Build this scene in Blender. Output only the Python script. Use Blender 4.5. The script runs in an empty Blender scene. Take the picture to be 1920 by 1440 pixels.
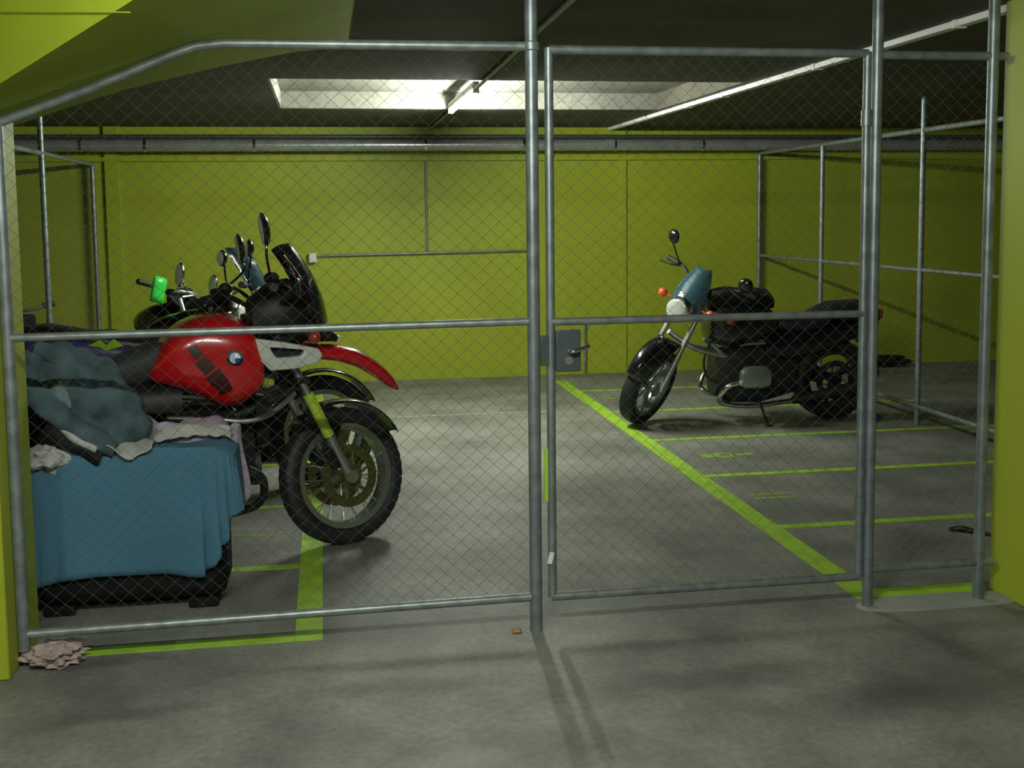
import bpy, math, random
from mathutils import Matrix, Vector, noise
random.seed(7)
SC = bpy.context.scene
COL = SC.collection
PI = math.pi
R = math.radians

# ------------------------------------------------------------------ camera
def rot_rows():
    ya, pi_, ro = .1626, .0955, .0109
    c, s = math.cos(ya), math.sin(ya); A = Matrix(((c, -s, 0), (s, c, 0), (0, 0, 1)))
    c, s = math.cos(pi_), math.sin(pi_); B = Matrix(((1, 0, 0), (0, c, -s), (0, s, c)))
    c, s = math.cos(ro), math.sin(ro); C = Matrix(((c, 0, -s), (0, 1, 0), (s, 0, c)))
    return C @ B @ A
RR = rot_rows()
cam_data = bpy.data.cameras.new('camera')
cam = bpy.data.objects.new('camera', cam_data); COL.objects.link(cam)
mw = Matrix.Identity(4)
for i in range(3):
    mw[i][0] = RR[0][i]; mw[i][1] = RR[2][i]; mw[i][2] = -RR[1][i]
mw[0][3], mw[1][3], mw[2][3] = 0, -4.126, 1.58
cam.matrix_world = mw
cam_data.sensor_width = 36
cam_data.lens = 2130.94 / 1920 * 36
cam_data.shift_y = -115.4 / 1920
cam_data.clip_start = .05
SC.camera = cam

# ------------------------------------------------------------------ world, view, lights
SC.view_settings.view_transform = 'Standard'
SC.view_settings.look = 'None'
SC.view_settings.exposure = 0.55
SC.view_settings.gamma = 1
SC.view_settings.use_curve_mapping = False
w = bpy.data.worlds.new('world'); SC.world = w; w.use_nodes = True
w.node_tree.nodes['Background'].inputs[0].default_value = (.55, .62, .5, 1)
w.node_tree.nodes['Background'].inputs[1].default_value = .01

LAMP_IN = 325       # emission of the tube inside the cage
LAMP_AISLE_FILL = 335    # emission of the aisle tube and of the added fill tube
CEIL = 2.40

# ------------------------------------------------------------------ materials
def mat(name, col, rough=.6, metal=0, noise_amt=0, nscale=8, bump=0, bscale=60, coat=0, spec=.5, emit=None, alpha=1, trans=0):
    m = bpy.data.materials.new(name); m.use_nodes = True
    nt = m.node_tree; b = nt.nodes['Principled BSDF']
    b.inputs['Base Color'].default_value = (*col, 1)
    b.inputs['Roughness'].default_value = rough
    b.inputs['Metallic'].default_value = metal
    b.inputs['Coat Weight'].default_value = coat
    b.inputs['Coat Roughness'].default_value = .05
    b.inputs['Specular IOR Level'].default_value = spec
    b.inputs['Transmission Weight'].default_value = trans
    b.inputs['Alpha'].default_value = alpha
    if emit:
        b.inputs['Emission Color'].default_value = (*emit[0], 1); b.inputs['Emission Strength'].default_value = emit[1]
    if noise_amt or bump:
        tc = nt.nodes.new('ShaderNodeTexCoord')
    if noise_amt:
        n = nt.nodes.new('ShaderNodeTexNoise'); n.inputs['Scale'].default_value = nscale; n.inputs['Detail'].default_value = 6
        nt.links.new(tc.outputs['Object'], n.inputs['Vector'])
        r = nt.nodes.new('ShaderNodeValToRGB')
        r.color_ramp.elements[0].position = .3; r.color_ramp.elements[1].position = .7
        r.color_ramp.elements[0].color = (*[c * (1 - noise_amt) for c in col], 1)
        r.color_ramp.elements[1].color = (*[min(1, c * (1 + noise_amt)) for c in col], 1)
        nt.links.new(n.outputs['Fac'], r.inputs['Fac']); nt.links.new(r.outputs['Color'], b.inputs['Base Color'])
    if bump:
        n2 = nt.nodes.new('ShaderNodeTexNoise'); n2.inputs['Scale'].default_value = bscale; n2.inputs['Detail'].default_value = 4
        nt.links.new(tc.outputs['Object'], n2.inputs['Vector'])
        bp = nt.nodes.new('ShaderNodeBump'); bp.inputs['Strength'].default_value = bump; bp.inputs['Distance'].default_value = .01
        nt.links.new(n2.outputs['Fac'], bp.inputs['Height']); nt.links.new(bp.outputs['Normal'], b.inputs['Normal'])
    return m

def concrete(name, dark, light, scale=1.2, rough=.75, spots=True, stains=(), stain_col=(.03, .03, .028)):
    m = bpy.data.materials.new(name); m.use_nodes = True
    nt = m.node_tree; N = nt.nodes; L = nt.links; b = N['Principled BSDF']
    tc = N.new('ShaderNodeTexCoord')
    n1 = N.new('ShaderNodeTexNoise'); n1.inputs['Scale'].default_value = scale; n1.inputs['Detail'].default_value = 9; n1.inputs['Roughness'].default_value = .62
    n2 = N.new('ShaderNodeTexNoise'); n2.inputs['Scale'].default_value = 38; n2.inputs['Detail'].default_value = 5
    L.new(tc.outputs['Object'], n1.inputs['Vector']); L.new(tc.outputs['Object'], n2.inputs['Vector'])
    r1 = N.new('ShaderNodeValToRGB'); r1.color_ramp.elements[0].position = .32; r1.color_ramp.elements[1].position = .68
    r1.color_ramp.elements[0].color = (*dark, 1); r1.color_ramp.elements[1].color = (*light, 1)
    L.new(n1.outputs['Fac'], r1.inputs['Fac'])
    mx = N.new('ShaderNodeMix'); mx.data_type = 'RGBA'; mx.blend_type = 'OVERLAY'; mx.inputs[0].default_value = .45
    L.new(r1.outputs['Color'], mx.inputs[6]); L.new(n2.outputs['Fac'], mx.inputs[7])
    out = mx.outputs[2]
    for (sx, sy, rx, ry, amt) in stains:      # worn or oily patches with a shape of their own
        mp = N.new('ShaderNodeMapping'); mp.inputs['Location'].default_value = (-sx / rx, -sy / ry, 0); mp.inputs['Scale'].default_value = (1 / rx, 1 / ry, 0)
        nd = N.new('ShaderNodeTexNoise'); nd.inputs['Scale'].default_value = 5; nd.inputs['Detail'].default_value = 5
        L.new(tc.outputs['Object'], nd.inputs['Vector'])
        ma = N.new('ShaderNodeMix'); ma.data_type = 'RGBA'; ma.blend_type = 'ADD'; ma.inputs[0].default_value = .22
        L.new(tc.outputs['Object'], ma.inputs[6]); L.new(nd.outputs['Color'], ma.inputs[7])
        L.new(ma.outputs[2], mp.inputs['Vector'])
        ln = N.new('ShaderNodeVectorMath'); ln.operation = 'LENGTH'; L.new(mp.outputs[0], ln.inputs[0])
        mr = N.new('ShaderNodeMapRange'); mr.inputs[1].default_value = .35; mr.inputs[2].default_value = 1.0; mr.inputs[3].default_value = abs(amt); mr.inputs[4].default_value = 0
        L.new(ln.outputs['Value'], mr.inputs[0])
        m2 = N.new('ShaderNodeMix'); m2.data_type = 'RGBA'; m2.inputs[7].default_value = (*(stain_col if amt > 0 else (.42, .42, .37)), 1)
        L.new(mr.outputs[0], m2.inputs[0]); L.new(out, m2.inputs[6]); out = m2.outputs[2]
    L.new(out, b.inputs['Base Color'])
    b.inputs['Roughness'].default_value = rough
    bp = N.new('ShaderNodeBump'); bp.inputs['Strength'].default_value = .25; bp.inputs['Distance'].default_value = .006
    L.new(n2.outputs['Fac'], bp.inputs['Height']); L.new(bp.outputs['Normal'], b.inputs['Normal'])
    return m

M = {}
M['floor'] = concrete('worn concrete floor', (.10, .103, .088), (.27, .265, .232), 1.7, .6,
    stains=[(-1.0, -.75, .34, .1, .6), (-1.15, -1.15, .4, .12, .55), (-.55, -.35, .3, .08, .4), (.35, -.3, .4, .1, .4), (1.3, -.45, .6, .13, .45), (1.9, -.7, .5, .16, .4),
            (2.6, -.75, .5, .3, .4), (1.0, -1.6, .22, .3, .35), (2.2, -1.5, .7, .3, .4), (-.2, -1.0, .2, .16, -.25), (.45, -.9, .2, .14, -.25), (-.75, .12, .4, .08, .45),
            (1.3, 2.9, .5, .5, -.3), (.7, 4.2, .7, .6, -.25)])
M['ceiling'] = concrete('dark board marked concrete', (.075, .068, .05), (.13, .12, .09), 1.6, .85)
M['recess'] = concrete('ceiling concrete lightened by lamp', (.19, .18, .15), (.31, .30, .26), 1.6, .85)  # paler than the ceiling so the lamp's bright pool is in the colour
M['lime'] = mat('lime green wall paint', (.345, .40, .018), .55, noise_amt=.07, nscale=1.5, bump=.06, bscale=30)
M['lime_rough'] = mat('lime green painted concrete', (.31, .40, .02), .6, noise_amt=.08, nscale=2.2, bump=.2, bscale=20)
M['line'] = mat('lime floor marking paint', (.32, .53, .035), .55, noise_amt=.22, nscale=9)
M['line_worn'] = mat('worn lime floor marking paint', (.26, .40, .05), .7, noise_amt=.4, nscale=14)
M['chalk'] = mat('faded pale floor line', (.36, .37, .31), .8, noise_amt=.3, nscale=20)
M['patch'] = mat('smooth pale cement', (.27, .28, .25), .8, noise_amt=.15, nscale=6, bump=.2, bscale=30)
M['galv'] = mat('galvanised steel tube', (.225, .26, .27), .42, .5, noise_amt=.25, nscale=22)
M['galv_rail'] = mat('galvanised steel rail', (.245, .275, .265), .42, .5, noise_amt=.25, nscale=22)
M['wire'] = mat('galvanised wire', (.16, .17, .16), .55, .5)
M['duct'] = mat('grey steel duct', (.44, .46, .46), .3, .6, noise_amt=.12, nscale=9)
M['trunk'] = mat('white cable trunking', (.92, .92, .92), .3)
M['whiteplastic'] = mat('white plastic', (.75, .75, .7), .45)
M['greypaint'] = mat('grey painted steel', (.075, .095, .10), .45, .3, noise_amt=.12, nscale=12)
M['chrome'] = mat('polished chrome', (.8, .8, .8), .12, 1)
M['alu'] = mat('brushed aluminium', (.42, .44, .43), .38, .85)
M['silver'] = mat('silver grey painted plastic', (.58, .61, .57), .38, .2)
M['engine'] = mat('dark cast engine metal', (.035, .038, .036), .5, .6)
M['black'] = mat('gloss black paint', (.008, .008, .011), .18, coat=.6)
M['blackmat'] = mat('matt black plastic', (.008, .009, .010), .5, spec=.35)
M['rubber'] = mat('black tyre rubber', (.013, .014, .014), .62, bump=.5, bscale=45)
M['seat'] = mat('black vinyl', (.012, .012, .014), .42, bump=.1)
M['seatgrey'] = mat('grey vinyl', (.04, .045, .045), .6, bump=.1, spec=.3)
M['red'] = mat('gloss red paint', (.52, .008, .012), .22, coat=.9)
M['reddark'] = mat('dark red decal', (.045, .004, .004), .4)
M['disc'] = mat('bronze tinted brake disc', (.18, .17, .06), .35, .8)
M['rim'] = mat('anodised wheel rim', (.38, .42, .40), .3, .85)
M['orange'] = mat('orange lens', (.75, .13, .03), .3, coat=.5)
M['redlens'] = mat('red lens', (.35, .03, .02), .3, coat=.5)
M['glass'] = mat('clear lens glass', (.75, .78, .75), .08, .3)
M['screen'] = mat('smoked windscreen', (.015, .015, .018), .12, coat=.5)
M['bluescreen'] = mat('tinted blue windscreen', (.05, .12, .16), .12, coat=.8, spec=.8, alpha=.82, bump=.5, bscale=14)
M['mirror'] = mat('mirror glass with painted glint', (.9, .92, .9), .38, .25)  # lamp and ceiling glint put into the pale, matt colour
M['purple'] = mat('gloss purple paint', (.06, .05, .22), .25, coat=.7)
M['limegloss'] = mat('gloss lime graphic', (.35, .62, .02), .3)
M['green'] = mat('bright green plastic', (.02, .52, .05), .4)
M['olivelime'] = mat('lime wall reflection on fork', (.42, .60, .05), .35)  # green wall's reflection put into the colour
M['bluecloth'] = mat('blue cotton sheet', (.06, .17, .26), .9, noise_amt=.12, nscale=3, bump=.15, bscale=120)
M['denim'] = mat('faded blue grey denim', (.056, .095, .112), .95, noise_amt=.5, nscale=11, bump=.3, bscale=70)
M['lavender'] = mat('lavender blanket', (.40, .34, .44), .95, noise_amt=.25, nscale=7, bump=.25, bscale=50)
M['whitecloth'] = mat('off white cloth', (.42, .42, .39), .95, noise_amt=.15, nscale=9, bump=.2)
M['blackcloth'] = mat('black nylon', (.009, .010, .011), .75, spec=.25, noise_amt=.3, nscale=10, bump=.2)
M['darkcrate'] = mat('black rubbery plastic', (.006, .0065, .006), .8, bump=.2, bscale=15, spec=.2)
M['rag'] = mat('pinkish rag', (.40, .30, .28), .95, noise_amt=.25, nscale=16, bump=.3)
M['leaf'] = mat('orange brown scrap', (.45, .22, .06), .8)
M['bluebit'] = mat('dark blue plastic', (.01, .02, .12), .5)
M['badge_blue'] = mat('badge blue', (.02, .10, .30), .3)
M['badge_white'] = mat('badge white', (.7, .72, .72), .3)
M['tube'] = mat('lit fluorescent tube', (1, 1, 1), .5, emit=((.93, 1.0, .86), LAMP_IN))
M['tube_aisle_fill'] = mat('lit aisle and fill tube', (1, 1, 1), .5, emit=((.95, 1.0, .88), LAMP_AISLE_FILL))

# ------------------------------------------------------------------ mesh builder
class MB:
    def __init__(s, T=None):
        s.v = []; s.f = []; s.mi = []; s.T = T.copy() if T else Matrix.Identity(4); s.cur = 0
    def add(s, vs, fs):
        o = len(s.v)
        s.v += [tuple(s.T @ Vector(p)) for p in vs]
        s.f += [tuple(i + o for i in f) for f in fs]; s.mi += [s.cur] * len(fs)
    def box(s, c, d, rot=None):
        x, y, z = (q / 2 for q in d)
        vs = [Vector((a * x, b * y, e * z)) for a in (-1, 1) for b in (-1, 1) for e in (-1, 1)]
        if rot is not None: vs = [rot @ q for q in vs]
        s.add([q + Vector(c) for q in vs], [(0, 1, 3, 2), (4, 6, 7, 5), (0, 4, 5, 1), (2, 3, 7, 6), (0, 2, 6, 4), (1, 5, 7, 3)])
        return s
    def rings(s, rings, cap=True, loop=False):
        n = len(rings[0]); vs = [p for r in rings for p in r]; fs = []
        m = len(rings)
        for i in range(m if loop else m - 1):
            j = (i + 1) % m
            for k in range(n):
                l = (k + 1) % n
                fs.append((i * n + k, i * n + l, j * n + l, j * n + k))
        if cap and not loop:
            fs.append(tuple(range(n - 1, -1, -1))); fs.append(tuple((m - 1) * n + k for k in range(n)))
        s.add(vs, fs); return s
    def tube(s, pts, r, seg=10, smooth=0, closed=False):
        pts = [Vector(p) for p in pts]
        if smooth: pts = catmull(pts, smooth, closed)
        n = len(pts)
        rs = r if isinstance(r, (list, tuple)) else [r] * n
        if len(rs) != n:
            rs = [rs[min(len(rs) - 1, int(i * (len(rs) - 1) / (n - 1)))] + (rs[min(len(rs) - 1, int(i * (len(rs) - 1) / (n - 1)) + 1)] - rs[min(len(rs) - 1, int(i * (len(rs) - 1) / (n - 1)))]) * ((i * (len(rs) - 1) / (n - 1)) % 1) for i in range(n)]
        rings = []; up = None
        for i in range(n):
            a = pts[(i - 1) % n] if (closed or i) else pts[0]; b = pts[(i + 1) % n] if (closed or i < n - 1) else pts[-1]
            t = (b - a).normalized()
            if up is None:
                up = Vector((0, 0, 1)) if abs(t.z) < .9 else Vector((1, 0, 0))
            x = t.cross(up)
            if x.length < 1e-5: x = t.orthogonal()
            x.normalize(); y = x.cross(t).normalized(); up = y
            rings.append([pts[i] + (x * math.cos(q) + y * math.sin(q)) * rs[i] for q in (2 * PI * k / seg for k in range(seg))])
        return s.rings(rings, loop=closed)
    def loftx(s, st, seg=28):
        """stations (x, z_bottom, z_top, half_width, exponent[, y_centre])"""
        rings = []
        for q in st:
            x, zb, zt, hw, p = q[:5]; yc = q[5] if len(q) > 5 else 0
            zm, hh = (zb + zt) / 2, (zt - zb) / 2
            ring = []
            for k in range(seg):
                a = 2 * PI * k / seg; c, d = math.cos(a), math.sin(a)
                ring.append((x, yc + hw * math.copysign(abs(c) ** (2 / p), c), zm + hh * math.copysign(abs(d) ** (2 / p), d)))
            rings.append(ring)
        return s.rings(rings)
    def prism(s, poly, y0, y1, hole=None):
        n = len(poly)
        if hole is None:
            vs = [(x, y0, z) for x, z in poly] + [(x, y1, z) for x, z in poly]
            fs = [tuple(range(n)), tuple(range(2 * n - 1, n - 1, -1))] + [(k, k + n, (k + 1) % n + n, (k + 1) % n) for k in range(n)]
            s.add(vs, fs)
        else:            # hole has as many points as the outline
            vs = [(x, y, z) for y in (y0, y1) for pl in (poly, hole) for x, z in pl]; fs = []
            for k in range(n):
                l = (k + 1) % n
                fs += [(k, l, n + l, n + k), (2 * n + k, 3 * n + k, 3 * n + l, 2 * n + l), (k, 2 * n + k, 2 * n + l, l), (n + k, n + l, 3 * n + l, 3 * n + k)]
            s.add(vs, fs)
        return s
    def lathe(s, prof, c, seg=48, axis='y', a0=0, a1=2 * PI, closedprof=True):
        rings = []; full = abs(a1 - a0 - 2 * PI) < 1e-6
        m = seg if full else seg + 1
        for i in range(m):
            a = a0 + (a1 - a0) * i / seg; ca, sa = math.cos(a), math.sin(a)
            if axis == 'y': rings.append([(c[0] + r * ca, c[1] + y, c[2] + r * sa) for r, y in prof])
            elif axis == 'x': rings.append([(c[0] + y, c[1] + r * ca, c[2] + r * sa) for r, y in prof])
            else: rings.append([(c[0] + r * ca, c[1] + r * sa, c[2] + y) for r, y in prof])
        if closedprof: return s.rings(rings, cap=not full, loop=full)
        n = len(prof); vs = [p for r in rings for p in r]; fs = []
        for i in range(m if full else m - 1):
            j = (i + 1) % m
            for k in range(n - 1): fs.append((i * n + k, i * n + k + 1, j * n + k + 1, j * n + k))
        s.add(vs, fs); return s
    def ball(s, c, d, seg=20, rg=12, fn=None, rot=None):
        vs = []; fs = []
        for i in range(rg + 1):
            t = PI * i / rg
            for k in range(seg):
                a = 2 * PI * k / seg
                n = Vector((math.sin(t) * math.cos(a), math.sin(t) * math.sin(a), math.cos(t)))
                p = Vector((n.x * d[0], n.y * d[1], n.z * d[2]))
                if fn: p = fn(p, n)
                if rot is not None: p = rot @ p
                vs.append(p + Vector(c))
        for i in range(rg):
            for k in range(seg):
                l = (k + 1) % seg
                fs.append((i * seg + k, (i + 1) * seg + k, (i + 1) * seg + l, i * seg + l))
        s.add(vs, fs); return s
    def grid(s, fn, nu, nv):
        vs = [fn(i / nu, j / nv) for i in range(nu + 1) for j in range(nv + 1)]
        fs = [(i * (nv + 1) + j, (i + 1) * (nv + 1) + j, (i + 1) * (nv + 1) + j + 1, i * (nv + 1) + j + 1) for i in range(nu) for j in range(nv)]
        s.add(vs, fs); return s
    def build(s, name, mats, parent=None, bevel=0, solid=0, sub=0, angle=38, weld=False):
        me = bpy.data.meshes.new(name); me.from_pydata(s.v, [], s.f); me.update()
        if weld:
            import bmesh
            b = bmesh.new(); b.from_mesh(me); bmesh.ops.remove_doubles(b, verts=b.verts, dist=1e-5); b.to_mesh(me); b.free()
        for m in (mats if isinstance(mats, (list, tuple)) else [mats]): me.materials.append(m)
        if len(me.polygons) == len(s.mi):
            me.polygons.foreach_set('material_index', s.mi)
        me.polygons.foreach_set('use_smooth', [True] * len(me.polygons))
        me.set_sharp_from_angle(angle=R(angle))
        o = bpy.data.objects.new(name, me); COL.objects.link(o)
        if parent is not None: o.parent = parent
        if bevel:
            b = o.modifiers.new('bevel', 'BEVEL'); b.width = bevel; b.segments = 2; b.limit_method = 'ANGLE'; b.angle_limit = R(40)
        if solid:
            b = o.modifiers.new('solid', 'SOLIDIFY'); b.thickness = solid; b.offset = 0
        if sub:
            b = o.modifiers.new('sub', 'SUBSURF'); b.levels = sub; b.render_levels = sub
        return o

def catmull(p, n, closed=False):
    out = []; m = len(p)
    for i in range(m if closed else m - 1):
        a = p[(i - 1) % m] if (closed or i) else p[0]; b = p[i]; c = p[(i + 1) % m]; d = p[(i + 2) % m] if (closed or i < m - 2) else p[-1]
        for k in range(n):
            t = k / n
            out.append(.5 * ((2 * b) + (c - a) * t + (2 * a - 5 * b + 4 * c - d) * t * t + (3 * b - 3 * c + d - a) * t ** 3))
    if not closed: out.append(p[-1])
    return out

def tag(o, label=None, cat=None, group=None, kind=None):
    if label: o['label'] = label
    if cat: o['category'] = cat
    if group: o['group'] = group
    if kind: o['kind'] = kind
    return o
def thing(name, loc, rz=0, label=None, cat=None, group=None):
    o = bpy.data.objects.new(name, None); COL.objects.link(o); o.location = loc; o.rotation_euler = (0, 0, rz); o.empty_display_size = .1
    return tag(o, label, cat, group)
def struct(name, mb, m, **k):
    return tag(mb.build(name, m, **k), kind='structure')
def nz(x, y, z, s=1.0):
    return noise.noise(Vector((x, y, z)) * s)

# ------------------------------------------------------------------ setting
struct('floor', MB().box((1.5, .5, -.05), (18, 19, .1)), M['floor'])
# ceiling with a shallow recess between downstand beams, where the lamp hangs
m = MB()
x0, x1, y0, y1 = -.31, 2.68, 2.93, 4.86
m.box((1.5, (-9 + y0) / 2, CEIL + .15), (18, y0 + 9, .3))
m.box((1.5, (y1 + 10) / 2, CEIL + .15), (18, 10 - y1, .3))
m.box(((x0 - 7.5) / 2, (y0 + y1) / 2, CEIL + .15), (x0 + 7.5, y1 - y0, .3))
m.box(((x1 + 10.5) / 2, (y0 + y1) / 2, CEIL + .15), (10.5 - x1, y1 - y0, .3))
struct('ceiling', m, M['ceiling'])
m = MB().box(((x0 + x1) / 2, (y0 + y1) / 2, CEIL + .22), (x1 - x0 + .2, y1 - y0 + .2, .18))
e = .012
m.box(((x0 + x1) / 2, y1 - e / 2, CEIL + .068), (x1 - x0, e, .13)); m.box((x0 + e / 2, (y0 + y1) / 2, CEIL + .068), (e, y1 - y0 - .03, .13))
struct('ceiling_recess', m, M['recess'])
struct('wall_back', MB().box((1.5, 6.81, 1.2), (18, .2, 2.4)), M['lime'])
struct('wall_left', MB().box((-7.4, .5, 1.2), (.2, 19, 2.4)), M['lime'])
struct('wall_right', MB().box((10.4, .5, 1.2), (.2, 19, 2.4)), M['lime'])
struct('wall_front', MB().box((1.5, -8.9, 1.2), (18, .2, 2.4)), M['ceiling'])
# shallow pilasters on the back wall
struct('trim_1', MB().box((-1.88, 6.695, 1.2), (.12, .03, 2.4)), M['lime'])
struct('trim_2', MB().box((2.9, 6.70, 1.2), (.035, .02, 2.4)), M['lime'])
struct('trim_3', MB().box((1.5, 6.69, 2.105), (12, .04, .035)), M['lime'])
# columns either side of the cage front
tag(MB().box((-1.405, .09, 1.2), (.6, .42, 2.399)).build('concrete_pillar', M['lime'], bevel=.006),
    'lime green pillar at the left edge, beside the sheet covered heap', 'pillar')
tag(MB().box((2.93, -.12, 1.2), (.46, .46, 2.399)).build('concrete_pillar', M['lime'], bevel=.006),
    'wide lime green pillar at the right edge, beside the bright post', 'pillar')

# sloping green underside of the ramp above the left part of the cage
SL = .3775
def zA(x): return 2.212 + SL * (x + .361)
plan = [(.16, 1.60), (-.104, 1.119), (-.429, .74), (-.706, .508), (-.857, .431), (-1.25, .36), (-1.9, .33), (-2.6, .33), (-2.6, .4), (-2.6, .9)]
plan = [(.14, 1.60), (-.104, 1.119), (-.429, .74), (-.706, .508), (-.857, .431), (-1.25, .36), (-1.9, .33), (-2.4, .33),
        (-2.4, .5), (-1.75, .27), (-.955, -.432), (-.704, -.671), (-.481, -.885), (-.1, -1.265), (.14, -1.5)]
plan = plan[:7] + [(-1.9, .30), (-1.75, .29)] + plan[10:]
n = len(plan)
vs = [(x, y, max(1.45, zA(x))) for x, y in plan] + [(x, y, CEIL - .001) for x, y in plan]
m = MB(); m.add(vs, [tuple(range(n)), tuple(range(2 * n - 1, n - 1, -1))] + [(k, k + n, (k + 1) % n + n, (k + 1) % n) for k in range(n)])
tag(m.build('ramp_underside', M['lime_rough'], angle=5), kind='structure')
# raised board marks on the front face of the ramp
m = MB()
for z in (2.13, 2.20):
    a = Vector((-.50, -.878, z)); b = Vector((-1.35, -.09, z + .13)); d = (b - a).normalized(); nn = Vector((-.68, -.73, 0))
    m.tube([a + nn * .0, b + nn * .0], .0022, 6)
tag(m.build('trim_4', M['lime_rough']), kind='structure')

# floor markings (paint on the floor)
def paint(name, x0, x1, y0, y1, label, mt='line', group=None):
    return tag(MB().box(((x0 + x1) / 2, (y0 + y1) / 2, .0012), (x1 - x0, y1 - y0, .0024)).build(name, M[mt]), label, 'floor marking', group)
paint('floor_line', -.147, -.045, .06, 6.2, 'thick lime floor line running back past the red motorcycle front wheel')
paint('floor_line', -.93, -.149, .06, .135, 'lime floor line along the cage front from the pink rag to the thick line')
paint('floor_line', 2.108, 2.218, .20, 6.3, 'long thick diagonal lime floor line in front of the black motorcycle')
paint('floor_line', 2.108, 2.68, .09, .19, 'short lime floor line at the foot of the right pillar')
for y, l in ((1.16, 'nearest'), (2.29, 'second from the front'), (3.39, 'third, just in front of the motorcycle'), (4.55, 'fourth from the front, under the black motorcycle'), (5.65, 'farthest back')):
    paint('bay_line', 2.222, 4.9 if y > 3 else 4.3, y - .032, y + .032, 'thin lime bay line on the right side, ' + l, group='bay lines right of the thick diagonal line')
for y, l in ((.99, 'nearest the cage front'), (2.08, 'behind the red motorcycle front tyre'), (3.15, 'under the middle motorcycles'), (4.25, 'under the green handled motorcycle')):
    paint('bay_line', -1.9, -.151, y - .03, y + .03, 'thin lime bay line on the left side, ' + l, group='bay lines left of the thick line')
paint('floor_line', .03, 1.75, 4.69, 4.72, 'faint pale line across the open floor behind the red motorcycle', 'chalk')
m = MB()
for y in (1.72, 1.80): m.box((2.42, y, .0011), (.24, .03, .0022))
tag(m.build('bay_number', M['line_worn']), 'worn bay number 11 of two parallel strokes between the nearer bay lines', 'floor marking')
m = MB()
m.lathe([(.035, 0), (.075, 0), (.075, .0022), (.035, .0022)], (2.53, 2.83, 0), 20, 'z'); m.box((2.66, 2.83, .0011), (.14, .05, .0022)); m.box((2.42, 2.83, .0011), (.09, .1, .0022))
tag(m.build('bay_number', M['line_worn']), 'worn rounded bay number between the second and third bay lines', 'floor marking')
m = MB()
for x in (2.36, 2.5): m.box((x, 5.2, .0011), (.1, .05, .0022))
tag(m.build('bay_number', M['line_worn']), 'worn bay number of two dashes left of the black motorcycle front wheel', 'floor marking')
m = MB(); m.tube([(-.50, 1.56, .001), (-.38, 1.53, .001), (-.30, 1.53, .001), (-.25, 1.58, .001)], .012, 6, smooth=5)
m.v = [(x, y, max(.0003, min(.0024, z))) for x, y, z in m.v]
tag(m.build('bay_number', M['line_worn']), 'hooked bay number stroke on the floor right of the blue sheet', 'floor marking')
# pale cement pad under the small right panel
rim = [(2.42 + .36 * math.copysign(abs(math.cos(a)) ** .7, math.cos(a)), .0 + .085 * math.copysign(abs(math.sin(a)) ** .7, math.sin(a))) for a in (2 * PI * k / 36 for k in range(36))]
m = MB(); m.rings([[(x, y, .0) for x, y in rim], [(2.42 + (x - 2.42) * .96, y * .9, .008) for x, y in rim]])
struct('floor_patch', m, M['patch'])

# ------------------------------------------------------------------ chain link and fence pieces
W_, H_, WR = .062, .058, .0009
def chain(mb, a0, a1, z0, ztop, to3, r=WR, W_=W_):
    """zigzag wires; to3(a, off, z) places them, ztop(a) is the upper edge"""
    n = int((a1 - a0) / (W_ / 2))
    p = (a1 - a0) / n
    for i in range(n):
        A, B = a0 + i * p, a0 + (i + 1) * p
        pts = []; z = z0 - H_ / 2 * (i % 2) * 0; k = 0
        while True:
            s_ = (k + i) % 2
            a = A if s_ else B
            if z > ztop(a): break
            pts.append((a, .0022 if s_ else -.0022, z)); z += H_ / 2; k += 1
        if len(pts) < 2: continue
        ring = []
        for (a, off, z) in pts:
            ring.append([to3(a + r, off, z), to3(a, off + r, z), to3(a - r, off, z), to3(a, off - r, z)])
        mb.rings(ring, cap=False)
F = lambda a, off, z: (a, off, z)
def rail(parent, a, b, r, name='rail', mt='galv_rail', ends=True):
    return MB().tube([a, b], r, 14).build(name, M[mt], parent)

# front left fixed panel
XL, XC, XG0, XG1, XH, XR = -1.085, .758, .822, 2.062, 2.102, 2.582
def top_left(x):
    return 1.905 + (x + 1.085) * (2.178 - 1.905) / (-.40 + 1.085) if x < -.40 else 2.178
t = thing('chain_link_fence', (0, 0, 0), 0, 'large chain link fence panel on the left with a slanted top rail', 'fence')
rail(t, (XL, 0, .06), (XL, 0, 1.91), .021, 'stile', 'galv')
rail(t, (XL, 0, .118), (XC - .02, 0, .132), .0165)
rail(t, (XL, -.004, 1.172), (XC - .02, -.004, 1.182), .0145)
MB().tube([(XL - .03, 0, 1.893), (-.78, 0, 2.02), (-.50, 0, 2.14), (-.42, 0, 2.168), (-.33, 0, 2.179), (-.2, 0, 2.18), (XC - .02, 0, 2.182)], .0175, 14).build('top_rail', M['galv_rail'], t)
mb = MB(); chain(mb, XL + .02, XC - .03, .13, lambda x: top_left(x) - .006, F); mb.build('wire_mesh', M['wire'], t)
# centre post, hinge post, right post
def post(x, y, r, h, label, ztop=None, group=None):
    t = thing('fence_post', (x, y, 0), 0, label, 'post', group)
    MB().tube([(0, 0, 0), (0, 0, h)], r, 18).build('tube', M['galv'], t)
    return t
t = post(XC, 0, .0235, CEIL - .002, 'thick galvanised post in the centre, left of the gate')
MB().lathe([(.0235, 0), (.031, .004), (.031, .03), (.0235, .034)], (0, 0, 2.165), 18, 'z').build('clamp', M['galv'], t)
MB().box(((.0475), -.006, 1.072), (.046, .016, .115)).build('strike_plate', M['greypaint'], t, bevel=.003)
post(XH, 0, .021, CEIL - .002, 'galvanised hinge post between the gate and the narrow right panel')
post(XR, 0, .0215, CEIL - .002, 'brightly lit galvanised post beside the right pillar')
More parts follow.
